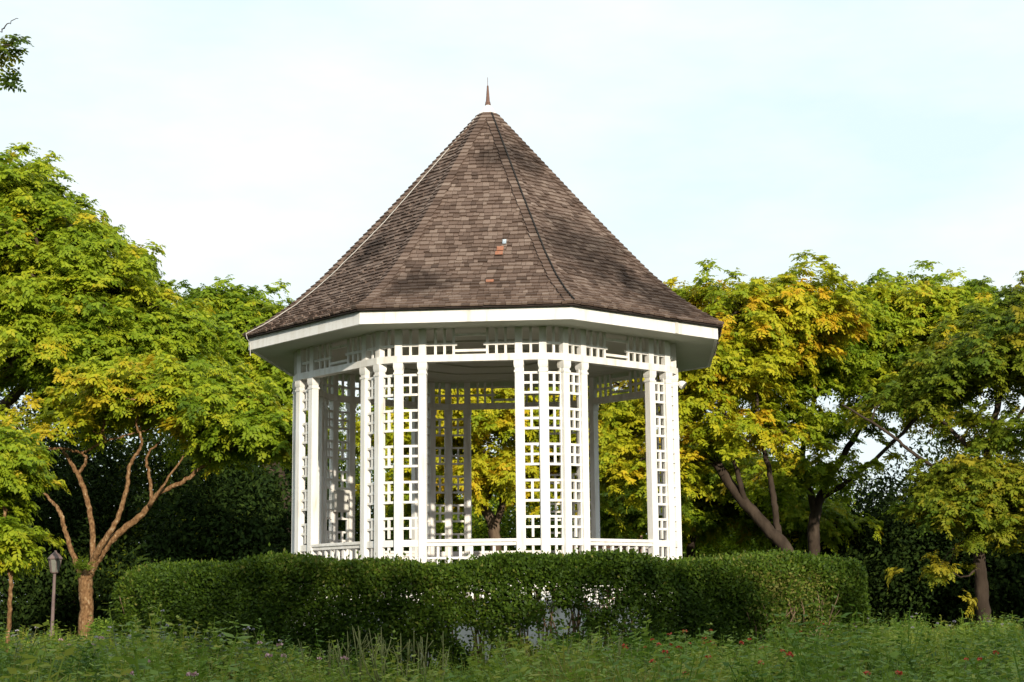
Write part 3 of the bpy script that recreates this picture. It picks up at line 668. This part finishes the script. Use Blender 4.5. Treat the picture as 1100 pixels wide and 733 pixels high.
    tree('yellowing_tree', 'yellow tree with forked brown limbs seen through the front opening of the bandstand', 'tree',
         [[G3(536, Y, .17), T3(532, 585, Y, .14), T3(528, 560, Y, .13), T3(508, 530, Y, .09), T3(490, 500, Y, .07), T3(478, 470, Y, .05)],
          [T3(530, 568, Y, .09), T3(540, 540, Y, .08), T3(538, 515, Y, .07), T3(552, 490, Y, .05), T3(565, 470, Y, .04)], [T3(520, 545, Y, .06), T3(533, 505, Y - .3, .05), T3(515, 480, Y - .3, .04)]],
         [lobe(520, 455, Y, 1.4, 1.2, .75, 70), lobe(480, 425, Y, 1.1, 1.2, .6, 34), lobe(580, 440, Y, 1.2, 1.2, .7, 48), lobe(435, 470, Y, 1.2, 1.2, .6, 34), lobe(545, 505, Y - .4, .9, .9, .4, 22), lobe(490, 515, Y - .5, .9, .8, .45, 18), lobe(600, 530, Y - .3, .8, .8, .45, 16), lobe(455, 530, Y - .3, .7, .8, .4, 12), lobe(630, 500, Y + 1, 1.0, 1.0, .6, 30)],
         YELLOW, BARK, g, per=6, scale=.95, tint=(.62, .16), spread=.34)
    Y = 43
    tree('spreading_tree', 'small back tree with slim forked trunk between bandstand and leaning tree', 'tree',
         [[G3(738, Y, .13), T3(742, 590, Y, .11), T3(750, 560, Y, .10), T3(752, 520, Y, .08), T3(742, 480, Y, .05)], [T3(751, 555, Y, .07), T3(775, 530, Y, .05), T3(790, 505, Y, .035)]],
         [lobe(745, 510, Y, 1.4, 1.3, .7, 50), lobe(800, 515, Y, 1.2, 1.2, .6, 38), lobe(770, 560, Y + 1, 1.8, 1.2, .7, 50), lobe(690, 550, Y, 1.3, 1.2, .8, 44), lobe(860, 560, Y, 1.2, 1.2, .6, 34)],
         GREEN, BARKD, g, per=6, scale=1.0, tint=(.62, .15), spread=.36)
    # tree whose hanging twig reaches into the top left corner
    Y = 10.0
    tree('overhanging_tree', 'leafy twig of a near tree reaching in at the top left corner', 'tree',
         [[(-4.6, Y, -.05, .12), (-4.55, Y, 1.4, .10), (-4.4, Y, 2.8, .08), (-4.0, Y, 3.9, .05), (-3.4, Y, 4.35, .02), T3(-14, 48, Y, .010), T3(2, 49, Y, .006)],
          [(-3.6, Y, 4.25, .02), T3(-20, 55, Y, .008), T3(0, 70, Y, .004)], [(-3.5, Y, 4.3, .016), T3(-12, 44, Y, .005), T3(4, 32, Y, .004), T3(19, 19, Y, .002)],
          [(-4.4, Y, 2.9, .06), (-5.2, Y, 3.8, .04), (-5.6, Y, 4.6, .02)]],
         [lobe(20, 50, Y, .10, .12, .02, 3), lobe(9, 76, Y, .03, .05, .03, 1), lobe(-2, 60, Y, .04, .05, .05, 2), ((-5.4, Y, 4.6), (.7, .8, .5), 30), ((-4.4, Y - .6, 4.9), (.6, .6, .4), 20)],
         OLIVE, BARKD, g, per=1, scale=.36, tint=(.3, .2), spread=.03, tipr=.003)
build_trees()

# dense trees on the near side of the lawn, beyond the camera: they cast the evening shade on the border and hedge
def near_row():
    # also closes the low sky at both sides of the clearing
    g = np.random.default_rng(77)
    for i, (x, y, h, r) in enumerate([(-3.5, -10, 10.0, 3.0), (2.0, -10.5, 10.5, 3.2), (5.0, -9.6, 10.3, 3.0), (8.2, -9, 10.3, 3.1), (11.2, -9.4, 10.4, 3.1), (14.2, -8.4, 10.2, 3.2), (21.5, 17, 11.5, 4.2), (-17, 12, 11, 4.0), (-14, 1, 10, 4.0), (-21, 24, 11, 4.0), (23, 28, 12, 4.2)]):
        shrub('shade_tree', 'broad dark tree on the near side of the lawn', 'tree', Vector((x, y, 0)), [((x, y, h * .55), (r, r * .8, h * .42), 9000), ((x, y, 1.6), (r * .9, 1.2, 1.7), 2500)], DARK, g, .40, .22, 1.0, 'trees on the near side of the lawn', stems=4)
near_row()

def herb_template(g, h=.5, stems=9, ll=.092, lw=.046):
    Q, T = [], []
    for i in range(stems):
        az = g.uniform(0, 6.28); lean = g.uniform(.05, .45); hh = h * g.uniform(.6, 1.05); d = np.array([math.cos(az) * lean, math.sin(az) * lean, 1.0])
        side = np.array([-math.sin(az), math.cos(az), 0]); tl = g.normal(0, .07)
        Rm = rot_from_axes(d[None], side[None])[0]; Q.append(np.array([(-.004, 0, 0), (.004, 0, 0), (.0025, hh, 0), (-.0025, hh, 0)]) @ Rm.T + np.array([math.cos(az), math.sin(az), 0]) * .05); T.append(.1)
        k = int(hh / .045)
        for j in range(2, k + 1):
            p = d * (hh * j / k) + np.array([math.cos(az), math.sin(az), 0]) * .05; sc = (1.15 - .6 * j / k)
            for s in (0, 1):
                a = g.uniform(0, 6.28); dr = np.array([math.cos(a), math.sin(a), g.uniform(-.25, .5)]); up = np.array([0, 0, 1.]) + g.normal(0, .3, 3)
                Rm = rot_from_axes(dr[None], up[None])[0]; Q.append(kite(ll, lw) * sc * g.uniform(.8, 1.2) @ Rm.T + p); T.append(tl + .12 * j / k + g.normal(0, .05))
    return np.array(Q), np.array(T)
def grass_template(g, h=.45, n=46):
    Q, T = [], []
    for i in range(n):
        az = g.uniform(0, 6.28); le = h * g.uniform(.5, 1.1); b = g.normal(0, .07, 3) * np.array([1, 1, 0]); dh = np.array([math.cos(az), math.sin(az), 0]); side = np.array([-math.sin(az), math.cos(az), 0]); le2 = g.uniform(.1, .5); w = .0035; tl = g.normal(0, .18)
        pt = [b + dh * (le * le2 * f ** 2) + np.array([0, 0, le * f * (1 - .25 * le2 * f)]) for f in (0, .45, .8, 1)]
        for a in range(3):
            w0, w1 = w * (1 - .3 * a), w * (1 - .3 * (a + 1)); Q.append(np.array([pt[a] - side * w0, pt[a] + side * w0, pt[a + 1] + side * w1, pt[a + 1] - side * w1])); T.append(tl)
    return np.array(Q), np.array(T)
TG = np.random.default_rng(51)
HT = [herb_template(TG, TG.uniform(.42, .6), 9) for _ in range(5)] + [herb_template(TG, .5, 7, .120, .066) for _ in range(2)] + [herb_template(TG, .5, 13, .055, .016) for _ in range(2)]; GT = [grass_template(TG) for _ in range(5)]

# ------------------------------------------------------------------ background planting
def background():
    g = np.random.default_rng(31)
    spec = [  # px, y, half width, height, leaf size, material, label
        (20, 44, 3.2, 8.0, DARK, 'dark bushy tree at far left behind the lamp post'),
        (115, 46, 3.2, 8.2, DARK, 'dark bushy tree behind the forked tree'),
        (200, 46, 2.9, 7.4, OLIVE, 'dark shrub beyond the left end of the hedge'),
        (285, 46, 2.9, 6.8, DARK, 'dark shrub beside the left posts of the bandstand'),
        (245, 37, 2.2, 4.4, DARK, 'dark leafy shrub close behind the left end of the hedge'),
        (375, 48, 2.9, 7.0, OLIVE, 'green shrub seen through the left lattice of the bandstand'),
        (470, 50, 2.9, 6.6, GREEN, 'green shrub behind the front opening of the bandstand'),
        (580, 50, 2.9, 6.4, OLIVE, 'dull green shrub behind the middle lattice'),
        (680, 49, 2.8, 5.6, GREEN, 'green shrub seen through the right opening of the bandstand'),
        (780, 50, 2.9, 5.6, GREEN, 'green shrub under the leaning yellow tree'),
        (865, 48, 2.6, 5.0, GREEN, 'green shrub behind the forked tree at right'),
        (950, 44, 2.7, 4.3, DARK, 'very dark shrub right of the hedge end'),
        (1030, 43, 2.7, 5.2, DARK, 'very dark tall shrub behind the pale flaking trunk'),
        (1110, 42, 2.7, 5.4, DARK, 'very dark tall shrub at the right edge')]
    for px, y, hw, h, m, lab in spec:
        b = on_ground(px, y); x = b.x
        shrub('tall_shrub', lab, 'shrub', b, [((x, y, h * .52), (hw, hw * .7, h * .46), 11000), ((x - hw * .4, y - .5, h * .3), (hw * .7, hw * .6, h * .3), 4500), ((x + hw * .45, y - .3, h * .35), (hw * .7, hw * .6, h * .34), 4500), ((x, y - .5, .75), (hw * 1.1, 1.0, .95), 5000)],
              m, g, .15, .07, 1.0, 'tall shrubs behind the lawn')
    # far wood that closes the view
    Q, T = [], []
    for i in range(60):
        x = -45 + 90 * i / 59 + g.normal(0, .6); y = 62 + g.normal(0, 2.0); h = g.uniform(3.6, 5.2) + (4.0 if x < -6 else 0)
        q, t = blob_leaves((x, y, h * .5), (1.8, 1.6, h * .5), 2300, .34, .17, g); Q.append(q); T.append(t)
    o = link_mesh('far_wood', quads_mesh('far_wood', np.concatenate(Q), np.concatenate(T)), DARK); tag(o, 'dark belt of far woodland closing the view behind the shrubs', 'wood', kind='stuff')
    c = at(88, 603, 30.3); e = empty('fern', c - UPV * .12, 'small green fern growing in the fork of the sunlit tree', 'fern')
    P = np.array([c]) + g.normal(0, .10, (9, 3)); Q, T = place(HT[:5], P - np.array([0, 0, .12]), np.array([0, 0, .7]) + g.normal(0, .6, (9, 3)), g.uniform(.35, .6, 9), np.full(9, .3), g); link_mesh('fronds', quads_mesh('fronds', Q, T), OLIVE, e)
    # low round shrub beside the forked tree
    b = on_ground(108, 29.5); shrub('round_shrub', 'small pale green round bush at the foot of the forked tree', 'shrub', b, [((b.x + .02, b.y, .36), (.22, .22, .20), 900)], HERB, g, .06, .035)
    # far house, its red roof glimpsed between the trees
    hs = at(775, 497, 75); e = empty('house', Vector((hs.x, 75, 0)), 'far house with a red roof glimpsed right of the bandstand posts', 'house')
    m = MB(); w = 3.2; m.bar(Vector((hs.x, 75, 3.0)), Vector((1, 0, 0)), Vector((0, 1, 0)), UPV, 2 * w, 5, 6.0); m.build('wall', BRICK, e)
    m = MB(); z0, z1 = 6.0, 7.5; x = hs.x
    m.add([(x - w - .4, 72.1, z0), (x + w + .4, 72.1, z0), (x + w + .4, 77.9, z0), (x - w - .4, 77.9, z0), (x - w + 1.6, 75, z1), (x + w - 1.6, 75, z1)], [(0, 1, 5, 4), (1, 2, 5), (2, 3, 4, 5), (3, 0, 4), (3, 2, 1, 0)]); m.build('roof', RTILE, e)
background()

# ------------------------------------------------------------------ lamp post
def lamp_post():
    y = 33.0; b = on_ground(57, y); top = at(61, 592, y).z; s = top
    e = empty('lamp_post', b, 'slim brown garden lamp post with a glass lantern left of the forked tree', 'lamp post')
    dx = (at(61, 592, y).x - b.x)
    def P(z, ox=0): return Vector((b.x + dx * 0.5 * z / s + ox, y, z))
    m = MB(); m.tube([P(0), P(.3), P(.31), P(s - .46)], [.06, .055, .036, .030], 10); m.build('pole', POLE, e, smooth=False)
    hd = MB(); c = P(s - .46); hd.lathe(c, [(.03, 0), (.075, .015), (.08, .03), (.03, .034)], 6); lan = hd.build('lantern', POLE, e)
    m = MB(); m.lathe(c, [(.078, .036), (.125, .29)], 6); m.build('glass', LGLASS, lan)
    m = MB()
    for k in range(6):
        a = 2 * math.pi * k / 6; d = Vector((math.cos(a), math.sin(a), 0)); m.tube([c + d * .081 + UPV * .03, c + d * .129 + UPV * .295], .008, 4)
    m.build('frame', POLE, lan)
    m = MB(); m.lathe(c, [(.15, .292), (.155, .31), (.09, .39), (.035, .43), (.02, .47)], 6); m.build('cap', POLE, lan)
lamp_post()

# ------------------------------------------------------------------ hedge
HA = 5.02
def hedge_r(th):
    a = (th - PHI + math.pi / 8) % (math.pi / 4) - math.pi / 8
    return HA * (0.55 / np.cos(a) + 0.45 * 1.035)
def hedge():
    g = np.random.default_rng(41)
    root = empty('hedge', GC, 'clipped dark green hedge ringing the foot of the bandstand', 'hedge')
    def block(n, th0, th1):
        th = g.uniform(th0, th1, n); s = g.uniform(0, 1, n)
        # cross-section perimeter: outer side, top, inner side (rounded box), as (offset from outer radius, height)
        H = 1.275 + .045 * np.sin(th * 9) + .03 * np.sin(th * 23 + 1); Wd = .95; hh = H + g.normal(0, .02, n)
        o = np.zeros(n); z = np.zeros(n); no = np.zeros(n); nz_ = np.zeros(n)
        a = s < .52; b = (s >= .52) & (s < .85); c = s >= .85
        z[a] = g.uniform(0.02, 1, a.sum()) * hh[a]; no[a] = 1
        o[b] = -g.uniform(0, 1, b.sum()) * Wd; z[b] = hh[b]; nz_[b] = 1
        z[c] = g.uniform(0.02, 1, c.sum()) * hh[c]; o[c] = -Wd; no[c] = -1
        rc = .17 + .26 * np.clip((-th - .75) / .5, 0, 1) + .14 * np.clip((th - .8) / .4, 0, 1)      # rounded shoulder
        e = np.where(a, np.maximum(z - (hh - rc), 0) / rc, 0); o = o - rc * (1 - np.sqrt(np.maximum(1 - e * e, 0))) * a
        e2 = np.where(b, np.maximum(rc + o, 0) / rc, 0); z = z - rc * (1 - np.sqrt(np.maximum(1 - e2 * e2, 0))) * b
        dep = np.abs(g.normal(0, .11, n)); o = o - no * dep + no * .03 * np.sin(th * 31 + z * 9); z = z - nz_ * dep
        out = g.uniform(0, 1, n) < .012; z = z + np.where(b & out, g.uniform(.02, .11, n), 0)
        r = hedge_r(th) * (1 - .03 * np.clip((-th - .9) / .4, 0, 1)) + .07 * np.sin(th * 14 + 2 * np.sin(th * 5)) * .6 + o + .10 * (1 - (z / 1.3)) * 0
        rad = np.stack([np.sin(th), -np.cos(th), np.zeros(n)], 1)
        P = np.array(GC) + rad * r[:, None]; P[:, 2] = z
        # thin, open stretch in front of the plinth
        x = P[:, 0]; q = np.sin(x * 4.1 + 1.7 * np.sin(z * 4) + .6) * np.sin(z * 5.3 + 2.1 * np.sin(x * 2.3)) + .45 * np.sin(x * 9 + z * 11) - .1
        thin = np.exp(-((x - .25) / 1.55) ** 4) * np.clip((1.02 - z) / .12, 0, 1) * (no != 0)
        keep = g.uniform(0, 1, n) > thin * np.clip(.22 + 1.05 * q + .25 * np.exp(-((x - 1.0) / .5) ** 2), .0, .95)
        nn = rad * no[:, None]; nn[:, 2] += nz_; return P[keep], nn[keep]
    P1, n1 = block(430000, -1.75, 1.6); P2, n2 = block(26000, 1.6, 2 * math.pi - 1.75)
    P, nn = np.concatenate([P1, P2]), np.concatenate([n1, n2]); n = len(P)
    y = rand_dirs(n, g) * .9 + nn * .5 + np.array([0, 0, .25]); up = nn * .7 + np.array([0, 0, .4]) + g.normal(0, .5, (n, 3))
    R = rot_from_axes(y, up); s = g.uniform(.65, 1.3, n); Q = np.einsum('nij,vj->nvi', R, kite(.045, .028)) * s[:, None, None] + P[:, None, :]
    Q[len(P1):] = P2[:, None, :] + (Q[len(P1):] - P2[:, None, :]) * 2.7
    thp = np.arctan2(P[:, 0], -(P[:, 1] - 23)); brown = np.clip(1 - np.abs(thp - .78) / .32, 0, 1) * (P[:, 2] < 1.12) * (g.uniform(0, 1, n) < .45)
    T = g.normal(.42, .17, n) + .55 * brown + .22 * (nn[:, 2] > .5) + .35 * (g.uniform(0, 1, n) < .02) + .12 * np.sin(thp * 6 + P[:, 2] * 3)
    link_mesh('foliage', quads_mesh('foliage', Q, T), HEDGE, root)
    m = MB(); R_ = random.Random(9)
    for i in range(420):
        th = R_.uniform(-1.75, 1.6) if i < 380 else R_.uniform(1.6, 4.5); r = hedge_r(th) - R_.uniform(.25, .65); a = Vector((math.sin(th), -math.cos(th), 0)); t = Vector((math.cos(th), math.sin(th), 0))
        b = GC + a * r; h = R_.uniform(.75, 1.22); sw = R_.uniform(-.28, .28)
        m.tube([b, b + t * sw * .4 + UPV * h * .5 + a * R_.uniform(-.05, .12), b + t * sw + UPV * h + a * R_.uniform(-.1, .25)], [.013, .009, .004], 4)
    m.build('stems', TWIG, root, smooth=True)['kind'] = 'stuff'
    m = MB()
    for i in range(60):                       # bare pale twigs at the right-hand corner
        th = R_.uniform(.62, 1.02); a = Vector((math.sin(th), -math.cos(th), 0)); t = Vector((math.cos(th), math.sin(th), 0)); b = GC + a * (hedge_r(th) - R_.uniform(.0, .14)) + UPV * R_.uniform(.08, .6)
        h = R_.uniform(.15, .55); l = R_.uniform(-.2, .5)
        m.tube([b, b + t * l * .5 + UPV * h * .6 + a * .03, b + t * l + UPV * h], [.006, .005, .002], 4)
    m.build('bare_twigs', TWIG, root, smooth=True)['kind'] = 'stuff'
hedge()

# ------------------------------------------------------------------ flower border
def in_border(x, y):
    if math.hypot(x, y - 23) < 5.45: return False
    if x < -3.2 and y > 26.5: return False
    return True
def border():
    g = np.random.default_rng(61); P, k = [], []
    while len(P) < 2100:
        y = 6.8 + 19.8 * g.random() ** 1.15; x = g.uniform(-1, 1) * (.345 * y + .6)
        if in_border(x, y): P.append((x, y, -.02))
    P = np.array(P); n = len(P); U = np.array([0, 0, 1.]) + g.normal(0, .10, (n, 3))
    patch = np.sin(P[:, 0] * 1.1 + 1.3) * np.sin(P[:, 1] * .8) + .5 * np.sin(P[:, 0] * 2.7 + P[:, 1] * 1.9)
    near = P[:, 1] < 10.5
    isg = (g.uniform(0, 1, n) < np.where(near, .50, .18)) & (P[:, 0] < 4)
    hgt = np.where(P[:, 1] > 18, .90, .92) + .20 * patch + np.where(g.uniform(0, 1, n) < .09, g.uniform(.1, .36, n), 0)
    hgt = hgt * (1 - .5 * np.exp(-((P[:, 0] + .8) / .75) ** 2 - ((P[:, 1] - 13) / 5) ** 4))
    big = (~isg) & (P[:, 1] < 11.5)
    Q0, T0 = place(HT[:5] + HT[7:], P[big], U[big], (g.uniform(.75, 1.12, n) * hgt)[big], (.45 + .2 * np.sin(P[:, 0] * 1.9 + 2 * np.sin(P[:, 1] * .9)) + g.normal(0, .2, n))[big], g)
    isg0 = isg; isg = isg | big
    Q, T = place(HT, P[~isg], U[~isg], (g.uniform(.75, 1.12, n) * hgt)[~isg], (.45 + .2 * np.sin(P[:, 0] * 1.9 + 2 * np.sin(P[:, 1] * .9)) + g.normal(0, .2, n))[~isg], g)
    isg = isg0
    o = link_mesh('border_foliage', quads_mesh('border_foliage', np.concatenate([Q, Q0]), np.concatenate([T, T0])), HERB); tag(o, 'leafy green mass of the flower border in front of the hedge', 'foliage', kind='stuff')
    Q, T = place(GT, P[isg], U[isg], (g.uniform(.75, 1.1, n) * hgt)[isg], (.45 + .2 * patch + g.normal(0, .15, n))[isg], g)
    o = link_mesh('grass', quads_mesh('grass', Q, T), GRASS); tag(o, 'tall grass blades growing among the flower border', 'grass', kind='stuff')
border()

def petals(c, r, n, g):
    d = rand_dirs(n, g); d[:, 2] = np.abs(d[:, 2]) * .7; P = np.array(c) + d * r * .55; R = rot_from_axes(d + g.normal(0, .3, (n, 3)), rand_dirs(n, g)); return np.einsum('nij,vj->nvi', R, kite(r * .9, r * .8)) + P[:, None, :]
def flower_plant(name, label, group, px, py, y, petal, g, heads=5, leafm=HERB, sc=1.0, hr=.022, tint=.5):
    tp = at(px, py, y); b = Vector((tp.x, y, 0)); h = max(.3, tp.z)
    e = empty(name, b, label, 'flowering plant', group)
    Q, T = place(HT[:5], np.array([[b.x, b.y, -.01], [b.x + .1, b.y + .06, -.01]]), np.array([[0, 0, 1.], [.1, .05, 1]]), np.array([h / .5, h / .55]) * sc * .95, np.array([tint, tint + .1]), g)
    link_mesh('foliage', quads_mesh('foliage', Q, T), leafm, e)
    st = MB()
    for i in range(heads):
        c = np.array([tp.x + g.normal(0, .11), y + g.normal(0, .08) - .05, tp.z + g.normal(0, .05) + .015])
        st.tube([Vector((b.x, b.y, .05)), Vector(c) * .5 + Vector((b.x, b.y, .05)) * .5 + Vector((0, 0, .04)), Vector(c)], [.004, .003, .0025], 4)
        link_mesh('flower', quads_mesh('flower', petals(c, hr * g.uniform(.8, 1.25), 16, g), None), petal, e)
    st.build('stalks', STALK, e)
def twiggy(label, px, py, y, g, n=6):
    tp = at(px, py, y); b = Vector((tp.x, y, 0)); h = tp.z; h = h * 1.15; e = empty('twiggy_plant', b, label, 'plant', 'bare stalked plants in the border')
    m = MB()
    for i in range(n):
        a = g.uniform(0, 6.28); l = g.uniform(.04, .34); t = b + Vector((math.cos(a) * l, math.sin(a) * l, h * g.uniform(.8, 1.05))); md = b + (t - b) * .5 + Vector((math.cos(a) * .05, math.sin(a) * .05, 0))
        m.tube([b, md, t], [.007, .006, .003], 5)
        for s in range(2): q = md + (t - md) * g.uniform(.2, .6); m.tube([q, q + Vector((g.normal(0, .05), g.normal(0, .05), g.uniform(.06, .14)))], [.004, .002], 4)
    m.build('stalks', STALK, e, smooth=True)
    Q, T = place(HT, np.array([[b.x, b.y, 0.]]), np.array([[0, 0, 1.]]), np.array([h * 1.6]), np.array([.7]), g); link_mesh('foliage', quads_mesh('foliage', Q, T), HERB, e)
def flowers():
    g = np.random.default_rng(71)
    for px, py, y in [(690, 694, 13.5), (716, 692, 14.5), (738, 690, 15), (760, 688, 15.5), (775, 700, 12.5), (742, 712, 11), (704, 708, 11.5), (812, 694, 14), (852, 684, 16.5), (868, 680, 17), (812, 716, 10), (1030, 712, 11), (936, 726, 9), (862, 706, 12)]:
        flower_plant('red_flower', 'green herb with small red flower heads in front of the right half of the hedge', 'red flowering herbs', px, py, y, REDF, g, heads=3, hr=.019)
    for px, py, y in [(300, 698, 14), (345, 706, 12), (330, 710, 11.5), (115, 698, 15), (72, 692, 17), (220, 715, 10), (150, 716, 10.5)]:
        flower_plant('pink_flower', 'green herb with pale pink flower heads in front of the left half of the hedge', 'pink flowering herbs', px, py, y, PINKF, g, heads=2, hr=.022)
    for px, py, y in [(165, 672, 16), (200, 680, 15.5), (137, 680, 17), (262, 682, 15), (290, 684, 15.5), (240, 688, 14.5), (28, 680, 18), (100, 688, 16), (930, 672, 19), (975, 668, 21), (1020, 670, 20), (1075, 668, 21)]:
        flower_plant('mauve_flower', 'grey leaved herb topped with pale mauve flower clusters', 'mauve flowering herbs', px, py, y, MAUVE, g, heads=3, leafm=PALE if px < 300 else HERB, hr=.016)
    for px, py, y in [(352, 692, 13), (388, 690, 12.5), (405, 686, 13), (425, 690, 12), (445, 688, 13), (462, 692, 12.5), (640, 692, 12), (660, 694, 12.5), (570, 694, 12)]:
        twiggy('plant of bare yellow branching stalks in the border before the hedge', px, py, y, g)
flowers()
